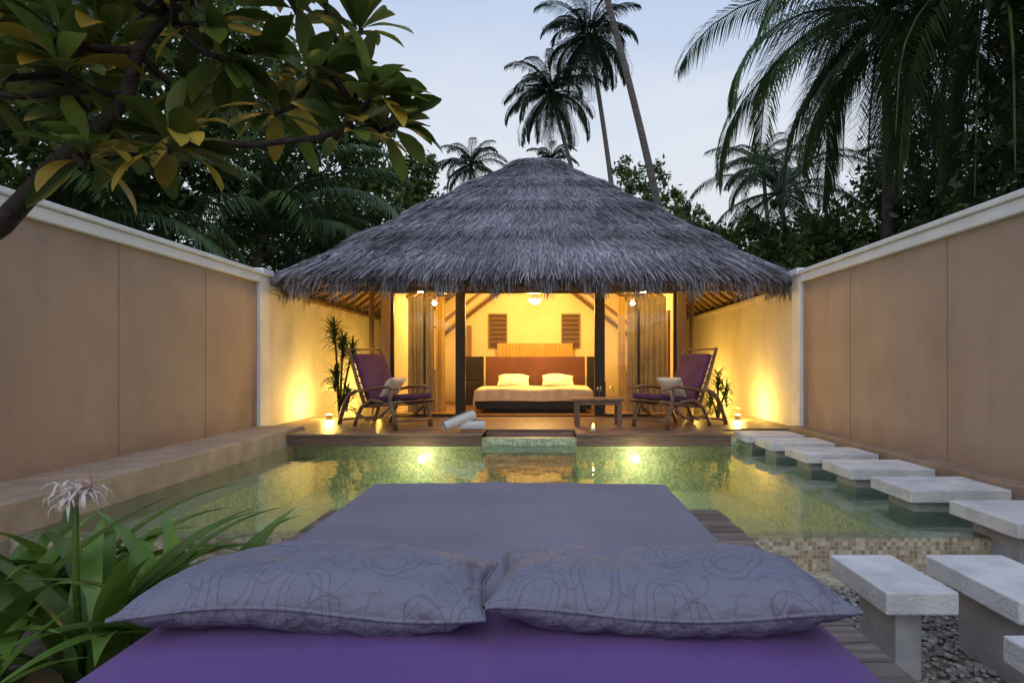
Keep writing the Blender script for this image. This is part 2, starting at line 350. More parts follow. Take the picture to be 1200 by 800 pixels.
def strands(n,tlo,thi,ln,wid,lift0,lift1,sag=0,bias=True):
    if bias: t=np.sqrt(rng.uniform(tlo**2,thi**2,n))
    else: t=rng.uniform(tlo,thi,n)
    u=rng.uniform(0,1,n)
    L=ln*rng.uniform(.5,1.3,n)/4.9
    p0=roofpt(u,t,0)+np.array([0,0,1])*rng.uniform(0,lift0,n)[:,None]
    du=rng.normal(0,.008,n)/np.maximum(t*5,.6)
    p1=roofpt(u+du,t+L,0,False)
    p1[:,2]=p0[:,2]+ (prof(np.minimum(t+L,1.2),False)-prof(t,False)) + rng.uniform(-.01,lift1,n)
    if sag: p1[:,2]-=sag*rng.uniform(0,1,n)
    d=p1-p0; side=np.cross(d,[0,0,1.]); side/=np.linalg.norm(side,axis=1)[:,None]+1e-9
    tw=rng.normal(0,.5,n)[:,None]; up=np.cross(side,d); up/=np.linalg.norm(up,axis=1)[:,None]+1e-9
    side=side*np.cos(tw)+up*np.sin(tw)
    w=(wid*rng.uniform(.5,1.4,n))[:,None]
    Q=np.stack([p0-side*w,p0+side*w,p1+side*w*.4,p1-side*w*.4],1)
    return Q,rng.uniform(0,1,n)
Qs=[];Rs=[]
q,r=strands(210000,.01,.97,.34,.0075,.03,.035); Qs.append(q);Rs.append(r)
for bb in bands[1:-1]:
    nb=int(15000*bb+1200); q,r=strands(nb,max(bb-.04,.01),bb-.003,.20,.007,.04,.05,0,False); Qs.append(q);Rs.append(r*.5+.7)
q,r=strands(30000,.93,1.0,.36,.0085,.05,.04,.12,False); Qs.append(q);Rs.append(r)
n=36000; u=rng.uniform(0,1,n); t=rng.uniform(.965,1.035,n); p0=roofpt(u,np.minimum(t,1.0),0); 
a,c=per(u); p0[:,0]=CX+HX*t*a; p0[:,1]=CY+HY*t*c; p0[:,2]-=rng.uniform(.02,.16,n)+(t-1).clip(0)*1.2
clump=.10*np.sin(u*260)+.08*np.sin(u*731+1)+.05*np.sin(u*1500)
Ln=np.maximum(.06,rng.uniform(.10,.33,n)+clump*.9)
out=np.stack([a,c,np.zeros(n)],-1)*rng.uniform(-.02,.08,n)[:,None]
p1=p0+out+np.stack([rng.normal(0,.035,n),rng.normal(0,.035,n),-Ln],-1)
ang=rng.uniform(0,np.pi,n); side=np.stack([np.cos(ang),np.sin(ang),np.zeros(n)],-1)*(.008*rng.uniform(.5,1.4,n))[:,None]
Qs.append(np.stack([p0-side,p0+side,p1+side*.4,p1-side*.4],1)); Rs.append(rng.uniform(0,1,n))
quadmesh('roof_thatch',np.concatenate(Qs),np.concatenate(Rs),[M['thatch']],B)
rf=MB()
for i in range(64):
    u=i/64; ts=[1.02,.75,.5,.25,.03]; pts=[tuple(roofpt(u,np.array(t),-.33 if t<1 else -.31,False)) for t in ts]
    rf.tube(pts,.035,6)
for t in (.98,.62,.3):
    pts=[tuple(roofpt(i/96,np.array(t),-.40,False)) for i in range(97)]; rf.tube(pts,.045,6,cap=False)
rf.build('rafters',[M['rafter']],B,smooth=True)
WX0,WX1,WY0,WY1=-3.05,2.5,11.1,15.4
w=MB()
for x in(-3.05,2.42): w.box(x,x+.17,11.02,11.19,.45,3.05)
for x in(-3.3,2.75): w.tube([(x,11.3,.45),(x,11.3,3.6)],.05,8)
w.build('posts',[M['postwood']],B,bevel=.008)
w=MB()
w.box(-2.875,2.415,11.05,11.17,2.74,2.93)
for a,c in((-1.68,-1.5),(.90,1.09)): w.box(a,c,11.06,11.16,.46,2.738)
for a,c in((-2.878,-2.83),(2.37,2.418)): w.box(a,c,11.07,11.15,.46,2.738)
w.box(-2.83,-1.682,11.08,11.14,.451,.50); w.box(1.092,2.368,11.08,11.14,.451,.50); w.box(-1.498,.898,11.08,11.14,.451,.475)
for x in(-2.26,1.72): w.box(x-.02,x+.02,11.085,11.135,.501,2.738)
w.build('door_frames',[M['darkwood']],B,bevel=.004)
w=MB(); w.box(-2.82,-1.69,11.105,11.115,.50,2.73); w.box(1.1,2.36,11.105,11.115,.5,2.73); w.build('glass_panels',[M['glass']],B)
w=MB()
w.box(WX0,WX0+.12,11.2,WY1,.0,3.2); w.box(WX1-.03,WX1+.09,11.2,WY1,.0,3.2); w.box(WX0,WX1+.09,WY1+.002,WY1+.14,0,3.7)
w.build('walls',[M['cream']],B)
w=MB(); w.box(WX0,WX1+.08,11.03,WY1,.30,.449); w.build('floor_slab',[M['floor']],B)
w=MB()
w.add([(WX0+.12,11.3,2.85),(WX1-.03,11.3,2.85),(WX1-.03,WY1,2.85),(WX0+.12,WY1,2.85),(-1.1,12.3,4.1),(.6,12.3,4.1),(.6,WY1,4.1),(-1.1,WY1,4.1)],
      [(0,3,7,4),(1,5,6,2),(0,4,5,1),(4,7,6,5)])
w.add([(WX0+.12,WY1-.003,2.85),(WX1-.03,WY1-.003,2.85),(.6,WY1-.003,4.1),(-1.1,WY1-.003,4.1)],[(0,1,2,3)])
w.build('ceiling',[M['cream']],B)
w=MB()
for y in np.arange(12.5,15.4,.55):
    w.tube([(WX0+.14,y,2.80),(-1.1,y,4.04)],.045,6); w.tube([(WX1-.05,y,2.80),(.6,y,4.04)],.045,6)
for s in(-1,1): w.tube([(-.27+s*2.45,15.3,2.10),(-.27+s*.35,15.3,3.7)],.05,6)
for s in(-1,1): w.tube([(-.27+s*2.3,13.8,2.25),(-.27+s*.3,13.8,3.8)],.045,6)
for x in(-1.3,.8): w.tube([(x*1.5-.1,11.4,2.8),(x*.8,12.4,4.0)],.045,6)
w.build('roof_trusses',[M['rafter']],B)
w=MB()
for x in(-1.45,.42):
    w.box(x,x+.42,15.37,15.395,1.85,2.68,0)
    for a in(x-.03,x+.42): w.box(a,a+.03,15.35,15.398,1.82,2.71,1)
    w.box(x,x+.42,15.35,15.398,1.82,1.849,1); w.box(x,x+.42,15.35,15.398,2.681,2.71,1)
    for z in (1.98,2.1,2.22,2.34,2.46,2.58): w.box(x,x+.42,15.36,15.397,z,z+.03,1)
w.build('interior_louvred_windows',[M['black'],M['postwood']],B)
def curtain(mb,x0,x1,y,z0,z1,amp=.035,folds=8,m=0):
    n=folds*8
    mb.grid(lambda u,v:(x0+(x1-x0)*u+(.04*math.sin(u*9)*(1-v)),y+amp*(1-.3*v)*math.sin(u*folds*6.283+math.sin(v*3+u*9)*.5)+.01*math.sin(u*31),z0+(z1-z0)*v),n,8,m)
w=MB(); curtain(w,-1.25,.68,15.25,1.05,1.95,.02,22,1)
curtain(w,-2.65,-2.15,11.45,.5,2.72,.05,6,0); curtain(w,-2.13,-1.95,11.5,.5,2.72,.04,3,1)
curtain(w,1.55,2.3,11.45,.5,2.72,.05,8,0); curtain(w,1.38,1.52,11.5,.5,2.72,.03,2,1)
w.build('curtains',[M['curtain'],M['curtainy']],B,smooth=True)
w=MB(); 
w.box(-2.0,-1.92,15.15,15.39,.46,2.4); w.box(-2.93,-2.5,13.2,14.3,.46,1.3); w.box(1.9,2.46,13.4,14.4,.46,1.25); w.box(2.42,2.467,11.9,12.8,.46,2.5)
w.build('wardrobes',[M['postwood']],B,bevel=.01)
w=MB(); w.tube([(-.25,13.3,4.08),(-.25,13.3,2.95)],[.015,.015],8,0); w.tube([(-.25,13.3,2.86),(-.25,13.3,2.82),(-.25,13.3,2.76)],[.14,.13,.06],16,1)
w.tube([(-.25,13.3,2.95),(-.25,13.3,2.86)],[.07,.07],12,0)
w.build('pendant_lamp',[M['metal'],M['lamp'],M['postwood']],B)
w=MB()
for x in(-2.2,1.7): w.tube([(x,10.45,2.80),(x,10.45,2.70)],.06,14,0); w.tube([(x,10.45,2.699),(x,10.45,2.68)],.05,14,1); w.tube([(x,10.45,2.80),(x,10.45,3.5)],.01,6,0)
w.build('porch_lights',[M['metal'],M['lamp']],B)
UP=((-3.85,10.6),(-3.7,13.2),(3.4,10.6),(3.25,13.2))
for x,y in UP:
    w=MB(); w.tube([(x,y,.452),(x,y,.53)],[.05,.06],12,0); w.tube([(x,y,.531),(x,y,.535)],.045,12,1); w.build('ground_uplight',[M['metal'],M['lamp']])
# ---------------------------------------------------------------- bed
bed=empty('double_bed')
def pillow(name,L,D,T,mat_,parent=None,loc=(0,0,0),rot=(0,0,0),pip=True,seed=0):
    rr=random.Random(seed); ph=[rr.uniform(0,6) for _ in range(6)]
    mb=MB(); n=64; m2=36
    def f(u,v,s):
        a=-math.cos(math.pi*u) ; c=-math.cos(math.pi*v)
        px=a*L/2*(1-.05*(1-abs(c))*abs(a)**3); py=c*D/2*(1-.10*(1-abs(a)**1.6)*abs(c)**3)
        h=max(0,(1-abs(a)**4)*(1-abs(c)**2.4))**.55
        z=s*T/2*h*(1+.10*math.sin(a*4+ph[0]+c)+.06*math.sin(c*4+a*3+ph[1])+.02*math.sin(a*11+c*7+ph[3]))
        edge=math.exp(-((1-abs(c))/.25)**2)+math.exp(-((1-abs(a))/.15)**2)
        wr=.004*T/.16*(math.sin(a*27+ph[2]+c*3)+.6*math.sin(a*49+ph[4]))*edge*h*2
        sag=.014*math.sin(a*3+ph[5])*(abs(c))
        return (px,py,z+wr+sag)
    mb.grid(lambda u,v:f(u,v,1),n,m2); mb.grid(lambda u,v:f(1-u,v,-1),n,m2)
    o=mb.build(name,[mat_,mat_],parent,smooth=True)
    if pip:
        pts=[]
        for i in range(n): pts.append(f(i/n,0,0))
        for i in range(m2): pts.append(f(1,i/m2,0))
        for i in range(n): pts.append(f(1-i/n,1,0))
        for i in range(m2+1): pts.append(f(0,1-i/m2,0))
        pp=MB(); pp.tube(pts,.0045,6,cap=False); q=pp.build('piping',[mat_],o,smooth=True)
    o.location=loc; o.rotation_euler=rot
    return o
m_=MB(); m_.box(-1.4,.9,11.95,14.25,.52,.66); m_.box(-1.25,.75,12.1,14.2,.451,.519); m_.build('platform',[M['darkwood']],bed,bevel=.01)
m_=MB(); m_.box(-1.38,.88,11.93,14.2,.665,.90); m_.build('mattress',[M['linen']],bed,bevel=.07)
m_=MB()
def cov(u,v):
    W=1.17; a=(u*2-1); x=a*1.42; y=11.86+2.0*v
    z=.925+.012*math.sin(x*5+y*3)
    if abs(x)>W: z-= (abs(x)-W)*.95; x=math.copysign(W+(abs(x)-W)*.12+.012*math.sin(y*22),x)
    if v<.12: z-=(.12-v)*1.9; y=11.90+.012*math.sin(x*25)-.02*(.12-v)*3
    return (x-.25,y,z)
m_.grid(cov,60,60); m_.build('coverlet',[M['creamfab']],bed,smooth=True)
m_=MB(); m_.box(-1.45,.93,14.3,14.42,.46,1.6); m_.build('headboard',[M['orange']],bed,bevel=.02)
m_=MB(); 
for a,c in((-1.95,-1.5),(.98,1.4)): m_.box(a,c,14.0,14.42,.452,1.0); m_.box(a,c,14.3,14.42,1.001,1.6)
m_.build('bedside_cabinets',[M['darkwood']],bed,bevel=.01)
for i,x in enumerate((-.75,.27)): pillow('bed_pillow',.72,.45,.2,M['linen'],bed,(x,13.75,1.05),(.5,0,0),False,i)
# ---------------------------------------------------------------- lounge chairs
def chair(loc,rotz,mir):
    e=empty('lounge_chair',loc); e.rotation_euler[2]=rotz
    f=MB(); W=.34
    for s in(-1,1):
        y=s*W
        f.tube([(.55,y,.60),(.3,y,.635),(0,y,.61),(-.3,y,.56),(-.55,y,.55)],[.03,.05,.05,.045,.035],8,flat=.5)
        f.tube([(.50,y,0),(.46,y,.2),(.38,y,.42),(.36,y,.6)],[.035,.033,.033,.03],8)
        f.tube([(-.5,y,.55),(-.68,y,.48),(-.82,y,.3),(-.92,y,.1),(-.95,y,.0)],[.035,.037,.037,.035,.035],8)
        f.tube([(.2,y,.4),(-.1,y,.42),(-.35,y,.3),(-.5,y,.08),(-.52,y,0)],[.025,.03,.03,.03,.03],8)
        f.tube([(.36,y,.33),(.1,y,.16),(-.2,y,.12),(-.5,y,.2)],[.022]*4,6)
        f.tube([(.6,y*.92,.42),(0,y*.92,.34),(-.3,y*.92,.32)],.03,8)
        f.tube([(-.28,y*.92,.3),(-.5,y*.92,.7),(-.74,y*.92,1.24)],[.03,.03,.024],8)
    for k in range(9):
        t=k/8; x=-.3-.44*t; z=.36+.86*t
        f.tube([(x,-W*.9,z),(x-.03,0,z),(x,W*.9,z)],.024,6,flat=.6)
    for k in range(8):
        t=k/7; f.tube([(.58-.8*t,-W*.9,.425-.09*t),(.58-.8*t,W*.9,.425-.09*t)],.02,6,flat=.5)
    f.tube([(.5,-W,.12),(.5,W,.12)],.018,6); f.tube([(-.93,-W,.07),(-.93,W,.07)],.02,6)
    f.build('frame',[M['chairwood']],e,smooth=True)
    c=MB()
    Mx=Matrix.Translation((.15,0,.445))@Matrix.Rotation(-.11,4,'Y'); c.box(-.42,.45,-.29,.29,-.04,.045,0,Mx)
    Mx=Matrix.Translation((-.45,0,.78))@Matrix.Rotation(-.475,4,'Y'); c.box(-.045,.045,-.29,.29,-.42,.40,0,Mx)
    c.build('cushions',[M['chairpurple']],e,bevel=.03)
    pillow('throw_pillow',.42,.42,.15,M['creamfab'],e,(-.02,0,.60),(0,-.9,.3),False,3)
chair((-2.42,9.45,.451),math.radians(-38),0)
chair((1.98,9.45,.451),math.radians(180+38),1)
t=empty('side_table',(.82,9.55,.451))
m_=MB()
for k in range(5): m_.box(-.4,.4,-.25+k*.1,-.155+k*.1,.40,.44)
m_.box(-.36,.36,-.22,.22,.34,.398)
for sx in(-1,1):
    for sy in(-1,1): m_.box(sx*.33-.035,sx*.33+.035,sy*.19-.035,sy*.19+.035,0,.339)
m_.build('table_frame',[M['chairwood']],t,bevel=.006)
c=empty('candle_holder',(.68,8.62,.451))
m_=MB(); m_.tube([(0,0,0),(0,0,.01)],.055,16); m_.tube([(0,0,.01),(0,0,.16)],.055,16,cap=False); m_.build('glass_cup',[M['glass']],c,smooth=True)
m_=MB(); m_.tube([(0,0,.011),(0,0,.06)],.04,14); m_.tube([(0,0,.061),(0,0,.09),(0,0,.135)],[.012,.022,.002],8,1); m_.build('wax_and_flame',[M['creamfab'],M['flame']],c,smooth=True)
c=empty('wine_glasses',(.95,9.55,.892)); m_=MB()
for dx in(-.1,.1): m_.tube([(dx,0,0),(dx,0,.005),(dx,0,.008),(dx,0,.09),(dx,0,.12),(dx,0,.17)],[.03,.03,.004,.004,.035,.03],14)
m_.build('glasses',[M['glass']],c,smooth=True)
def towel(loc,rz,L,pitch=0):
    e=empty('rolled_towel',loc); e.rotation_euler=(0,pitch,rz); m_=MB(); n=60
    def f(u,v):
        a=u*6.283*3.2; r=.018+.068*u+.002*math.sin(a*7); return (L*(v-.5),r*math.cos(a),r*math.sin(a))
    m_.grid(f,n*2,6)
    m_.build('roll',[M['towel']],e,smooth=True)
towel((-1.08,8.72,.451+.087),math.radians(8),.36)
towel((-1.26,8.66,.451+.165),math.radians(35),.50,math.radians(-17))
# ---------------------------------------------------------------- daybed
D=empty('daybed')
m_=MB(); y=.35
while y<2.95: m_.box(-1.06,.845+random.uniform(-.004,.004),y,y+.088,.695,.73); y+=.1
m_.build('slats',[M['daydeck']],D,bevel=.004)
m_=MB(); 
for a,c in((-1.04,-.99),(.77,.82)): m_.box(a,c,.37,2.93,.50,.692)
m_.box(-.98,.76,2.86,2.91,.5,.692); m_.box(-.98,.76,.37,.42,.5,.692)
for x in(-1.0,.78):
    for y in(.5,1.7,2.8): m_.box(x-.045,x+.045,y-.045,y+.045,0,.499)
m_.build('base_frame',[M['daydeck']],D,bevel=.005)
def slab(name,x0,x1,y0,y1,z0,z1,mt,r=.05,wr=.004,nx=90,ny=130,ph=0):
    mb=MB(); w=(x1-x0)/2; l=(y1-y0)/2; cx=(x0+x1)/2; cy=(y0+y1)/2
    def f(u,v):
        a=u*2-1; c=v*2-1
        px=a*w; py=c*l
        dx=max(0,abs(px)-(w-r))/r; dy=max(0,abs(py)-(l-r))/r; q=min(1,math.hypot(dx,dy))
        drop=r*(1-math.sqrt(max(0,1-q*q)))
        k=math.hypot(dx,dy)
        if k>1: px=math.copysign(w-r+dx/k*r,px) if dx>0 else px; py=math.copysign(l-r+dy/k*r,py) if dy>0 else py
        z=z1-drop+wr*(math.sin(px*4+py*1.5+ph)+.6*math.sin(py*7+px*2+ph)+.35*math.sin(px*17+py*9+2*math.sin(py*5))+.25*math.sin(px*31-py*13+ph))*(1-q)
        return (cx+px,cy+py,z)
    def e(t): return .5-.5*math.cos(math.pi*t)
    mb.grid(lambda u,v:f(e(u),e(v)),nx,ny)
    ring=[]
    for i in range(nx): ring.append((e(i/nx),0))
    for i in range(ny): ring.append((1,e(i/ny)))
    for i in range(nx): ring.append((1-e(i/nx),1))
    for i in range(ny): ring.append((0,1-e(i/ny)))
    top=[f(*q) for q in ring]; n=len(top); vs=top+[(p[0],p[1],z0) for p in top]
    mb.add(vs,[(i,n+i,n+(i+1)%n,(i+1)%n) for i in range(n)]); mb.add([(p[0],p[1],z0) for p in top],[tuple(range(n))])
    return mb.build(name,[mt],D,smooth=True)
slab('mattress',-.87,.60,.55,3.0,.732,.85,M['matt'],.03,.004)
slab('mattress_seam',-.872,.602,.548,3.002,.785,.79,M['matt'],.03,0,30,30)
slab('headrest',-.85,.62,.42,1.36,.852,.920,M['purple'],.10,.0045,ph=2)
pillow('scatter_pillow',.70,.37,.145,M['pillow'],D,(-.470,1.30,.966),(-.05,.0,.02),True,1)
pillow('scatter_pillow',.70,.37,.145,M['pillow'],D,(.240,1.30,.966),(-.05,-.0,-.03),True,2)
# ---------------------------------------------------------------- plants
def blade(mb,base,az,L,w,arch,m=0,n=8,el=1.2,fold=.25):
    p=Vector(base); vs=[];r=random.random(); e=el
    h=Vector((math.cos(az),math.sin(az),0)); side=Vector((-math.sin(az),math.cos(az),0))
    for i in range(n+1):
        t=i/n; ww=w*(math.sin(math.pi*min(1,.18+t*.82))**.7 if t<1 else 0.02)*(1 if t<.5 else (1-(t-.5)*1.1))
        up=Vector((0,0,1))*math.cos(e)-h*math.sin(e)
        vs+= [p-side*ww+up*ww*fold,p,p+side*ww+up*ww*fold]
        p=p+(h*math.cos(e)+Vector((0,0,1))*math.sin(e))*L/n; e-=arch/n
    fs=[]
    for i in range(n):
        a=i*3; fs+=[(a,a+1,a+4,a+3),(a+1,a+2,a+5,a+4)]
    mb.add(vs,fs,m,r)
def crinum(k,s=1):
    mb=MB()
    for i in range(k): blade(mb,(random.uniform(-.06,.06),random.uniform(-.06,.06),0),random.uniform(0,6.28),random.uniform(.85,1.25)*s,random.uniform(.045,.066),random.uniform(.9,2.1),el=random.uniform(1.05,1.52),n=14,fold=.3)
    return mb
e=empty('spider_lily_plant',(-1.95,2.6,0)); mb=crinum(28); mb.build('leaves',[M['lily']],e,smooth=True)
for (dx,dy,s) in((-.45,-.1,.95),(.30,.2,.9),(-.55,.5,1),(-.1,-.55,.66)):
    mb=crinum(17,s); o=mb.build('leaves',[M['lily']],e,smooth=True,loc=(dx,dy,0))
mb=MB(); st=Vector((-.02,-.05,0)); tip=Vector((.10,-.25,.90)); mb.tube([st,(.0,-.12,.5),tip],.013,8,0)
for h in range(10):
    q=tip+Vector((random.uniform(-.06,.06),random.uniform(-.05,.05),random.uniform(.0,.06)))
    for i in range(14):
        az=random.uniform(0,6.28); blade(mb,q,az,random.uniform(.07,.13),.006,random.uniform(1.8,3.8),1,6,el=random.uniform(.2,1.5))
    for i in range(6):
        az=random.uniform(0,6.28); blade(mb,q,az,random.uniform(.08,.13),.0015,random.uniform(.3,1.2),2,4,el=random.uniform(.2,1.5))
mb.build('flower',[M['lily'],M['petal'],M['stamen']],e,smooth=True)
def dracaena(loc,heads,nl=70,L=(.22,.38)):
    e=empty('dracaena_plant',loc); mb=MB(); mb2=MB()
    for (dx,dy,z) in heads:
        mb.tube([(0,0,0),(dx*.4,dy*.4,z*.5),(dx,dy,z)],[.025,.02,.014],6)
        for i in range(nl): blade(mb2,(dx,dy,z-random.uniform(0,.35)),random.uniform(0,6.28),random.uniform(*L),.017,random.uniform(.4,1.6),el=random.uniform(-.1,1.3),n=5)
    mb.build('stems',[M['barkdk']],e); mb2.build('leaves',[M['leafmd']],e)
dracaena((-3.52,10.2,.45),[(-.1,0,1.65),(.18,.1,1.25),(-.05,-.1,.85),(.12,0,.5),(.02,.1,1.4)],85)
dracaena((3.05,10.6,.45),[(0,0,.8),(.15,0,.55),(-.1,.1,.4)],50)
# ---------------------------------------------------------------- palms
def palm(name,base,crown,r,nf,L,mat_,leaflet=.55,nl=46,lean=.6,wid=.02,down=.3,seed=0,trunk=True):
    rr=np.random.default_rng(seed); e=empty(name)
    b0=Vector(base); c0=Vector(crown); pts=[]
    for i in range(12):
        t=i/11; p=b0.lerp(c0,t); k=math.sin(math.pi*t)*lean; p=p+Vector((k*.5*(1 if c0.x<b0.x else -1),0,0)); pts.append(p)
    mb=MB(); mb.tube(pts,[r*(1.35-.1*i/11*5) if i<2 else r*(1-.035*i) for i in range(12)],10)
    for i in range(9):
        a=i*2.4; mb.tube([c0+Vector((.2*math.cos(a),.2*math.sin(a),-.25)),c0+Vector((.24*math.cos(a),.24*math.sin(a),-.32)),c0+Vector((.22*math.cos(a),.22*math.sin(a),-.5))],[.06,.13,.04],8,1)
    rach=MB(); Q=[];R=[]
    for k in range(nf):
        az=k*2.39996+rr.uniform(-.2,.2); f=k/nf
        el=1.35-f*(1.35+down)+rr.uniform(-.15,.15); arch=rr.uniform(1.1,1.7)+.3*(1-f)
        Lk=L*rr.uniform(.85,1.1); n=24; p=np.array(c0)*1.0; P=[];Dd=[]
        h=np.array([math.cos(az),math.sin(az),0]); z=np.array([0,0,1.])
        ee=el
        for i in range(n+1):
            d=h*math.cos(ee)+z*math.sin(ee); P.append(p.copy()); Dd.append(d); p=p+d*Lk/n; ee=max(ee-arch*1.35/n*(i/n+.35),-1.5)
        P=np.array(P);Dd=np.array(Dd)
        rach.tube([Vector(q) for q in P[::3]],[.035*(1-j/9)+.006 for j in range(len(P[::3]))],4,0,cap=False)
        sd0=np.array([-math.sin(az),math.cos(az),0])
        shade=rr.uniform(0,1)
        for s in(-1,1):
            for j in range(nl):
                t=.12+.88*j/nl; x=t*n; i=int(min(x,n-1)); q=P[i]+(P[i+1]-P[i])*(x-i); d=Dd[i]
                ll=leaflet*L/3.5*math.sin(math.pi*min(1,.22+t*.75))**.6*rr.uniform(.8,1.1)
                dr=sd0*s*.8+d*.55; dr/=np.linalg.norm(dr)
                droop=rr.uniform(.15,.6)
                m1=q+(dr*.5-z*droop*.14)*ll; m2=q+(dr*.88-z*(droop*.75+.15))*ll
                wv=np.cross(dr,z); wv/=np.linalg.norm(wv)+1e-6; wv=wv*wid*(.6+.4*rr.random()); 
                Q.append([q-wv*.6,q+wv*.6,m1+wv,m1-wv]); Q.append([m1-wv,m1+wv,m2+wv*.15,m2-wv*.15]); v=.6*shade+.4*rr.random(); R+=[v,v]
    mb.build('trunk',[M['bark'],M['leafmd']],e,smooth=True); rach.build('frond_stems',[mat_],e)
    quadmesh('fronds',np.array(Q),np.array(R),[mat_],e)
palm('coconut_palm_tree',(5.2,37,0),(2.7,37,21.6),.2,34,4.1,M['palmfar'],.8,34,wid=.05,seed=1,down=.9)
palm('coconut_palm_tree',(4.6,38,0),(.3,38,18.6),.19,34,3.8,M['palmfar'],.8,34,wid=.05,seed=2,down=.9)
palm('coconut_palm_tree',(6.3,25,0),(1.4,25,20.8),.19,24,3.6,M['palmfar'],.8,34,wid=.04,seed=3,down=.2)
palm('coconut_palm_tree',(-6,46,0),(-5.8,46,16.6),.2,26,3.4,M['palmfar'],.8,24,wid=.06,seed=4,down=.4)
palm('coconut_palm_tree',(1,48,0),(.4,48,17.6),.2,22,2.6,M['palmfar'],.8,24,wid=.06,seed=5,down=.4)
palm('coconut_palm_tree',(15,40,0),(14.5,40,14.5),.2,24,3.6,M['palmfar'],.8,28,wid=.05,seed=15,down=.4)
palm('coconut_palm_tree',(8.6,16,0),(8.2,14.5,10.0),.17,38,5.6,M['palm'],.72,84,wid=.022,seed=6,down=1.1)
palm('coconut_palm_tree',(9.8,12,0),(8.6,11.5,9.2),.17,36,5.2,M['palm'],.72,84,wid=.022,seed=7,down=1.1)
palm('coconut_palm_tree',(8.4,21,0),(8.2,21,7.4),.15,24,3.4,M['palm'],.7,50,wid=.022,seed=8,down=.5)
palm('coconut_palm_tree',(-7.2,15,0),(-6.9,14.6,4.6),.17,28,4.2,M['palm'],.7,64,wid=.026,seed=9,down=-.15)
palm('coconut_palm_tree',(-8.6,10.5,0),(-8.4,10.5,4.0),.17,26,3.4,M['palm'],.7,64,wid=.024,seed=10,down=-.1)
# ---------------------------------------------------------------- leafy trees
def leaftree(name,base,blobs,nleaf,size,mat_,seed=0,tr=.22):
    rr=np.random.default_rng(seed); e=empty(name)
    mb=MB(); b0=Vector(base); c=Vector(blobs[0][0]); fork=b0.lerp(c,.5); fork.z=min(fork.z,c.z*.6)
    mb.tube([b0,b0.lerp(fork,.5)+Vector((.1,0,0)),fork],[tr,tr*.8,tr*.65],8)
    Q=[];R=[]; vol=sum(bb[1]**2 for bb in blobs)
    for (cc,rad) in blobs:
        cc=np.array(cc,float); mb.tube([fork,Vector(cc)*.5+fork*.5+Vector((0,0,-.2)),Vector(cc)],[tr*.5,tr*.32,tr*.15],6)
        n=int(nleaf*rad**2/vol); ncl=max(10,n//55)
        d=rr.normal(size=(ncl,3)); d/=np.linalg.norm(d,axis=1)[:,None]
        cen=cc+d*(rad*rr.uniform(.35,1.05,ncl)**.6)[:,None]*np.array([1.,1.,.8])
        for k in range(0,ncl,5): mb.tube([Vector(cc),Vector((cc+cen[k])/2)+Vector((0,0,-.1)),Vector(cen[k])],[tr*.12,tr*.08,tr*.04],4,cap=False)
        cl=rr.integers(0,ncl,n); cr=rad*.2*rr.uniform(.7,1.4,ncl)
        p=cen[cl]+rr.normal(size=(n,3))*(cr[cl]*.55)[:,None]
        nrm=rr.normal(size=(n,3))+np.array([0,0,.9]); nrm/=np.linalg.norm(nrm,axis=1)[:,None]
        a=rr.normal(size=(n,3)); a-=nrm*np.sum(a*nrm,1)[:,None]; a/=np.linalg.norm(a,axis=1)[:,None]; bq=np.cross(nrm,a)
        s=(size*rr.uniform(.6,1.3,n))[:,None]
        Q.append(np.stack([p-a*s,p-bq*s*.42-a*s*.1,p+a*s,p+bq*s*.42-a*s*.1],1)); R.append(np.clip(rr.uniform(0,1,ncl)[cl]*.6+rr.uniform(0,.4,n),0,1))
    mb.build('trunk_and_limbs',[M['barkdk']],e,smooth=True)
    quadmesh('foliage',np.concatenate(Q),np.concatenate(R),[mat_],e)
leaftree('broadleaf_tree',(-9,13,0),[((-9,13,6.3),2.6),((-7.2,13.5,8.2),2.0),((-11,12.5,8.0),2.6),((-8.6,12.5,9.6),2.0),((-10.5,14,4),2.4)],18000,.13,M['leafmd'],1)
leaftree('broadleaf_tree',(-7,19,0),[((-7.2,19,7.4),2.3),((-5.2,19.5,6.4),1.8),((-8.5,18,9.6),2.2),((-6.2,19,9.0),1.5),((-8,18.5,4.6),2.6),((-5.2,19,4.2),1.9),((-4.4,20,7.4),1.1)],26000,.13,M['leafmd'],2)
leaftree('broadleaf_tree',(-8.5,8.5,0),[((-8.6,8.5,5.4),1.6),((-8.4,9,7.2),1.4),((-10,8.5,6.6),1.9),((-9,8,3.4),1.7)],11000,.10,M['leafmd'],3)
leaftree('broadleaf_tree',(8.7,10.5,0),[((9.6,10.5,5.4),2.0),((9.4,10,7.6),1.8),((10.8,10,8.6),2.3),((8.4,11,3.6),1.6),((10,10,3.4),2.0)],26000,.11,M['leafdk'],4)
leaftree('broadleaf_tree',(9.5,17,0),[((9.2,17,5.0),1.9),((11.4,17,6.8),2.2),((8.2,17,4.2),1.6),((11,16,4.4),2.4)],18000,.12,M['leafmd'],5)
leaftree('broadleaf_tree',(5.9,21,0),[((5.5,21,5.0),1.4),((7.4,21,5.2),1.7),((6.3,20,4.2),1.5),((9.3,22,5.0),2.0)],16000,.12,M['leafmd'],6)
leaftree('broadleaf_tree',(5.5,30,0),[((5.0,30,10.8),1.4),((6.0,30,9.4),1.4),((4.4,30,9.0),1.2),((7.4,31,8.6),1.2)],4200,.13,M['leafmd'],7,.16)
leaftree('distant_tree_line',(0,60,0),[((x,60+random.uniform(-6,6),random.uniform(5,11)),random.uniform(4,6)) for x in np.arange(-60,62,6.5)],40000,.4,M['leafdk'],8)
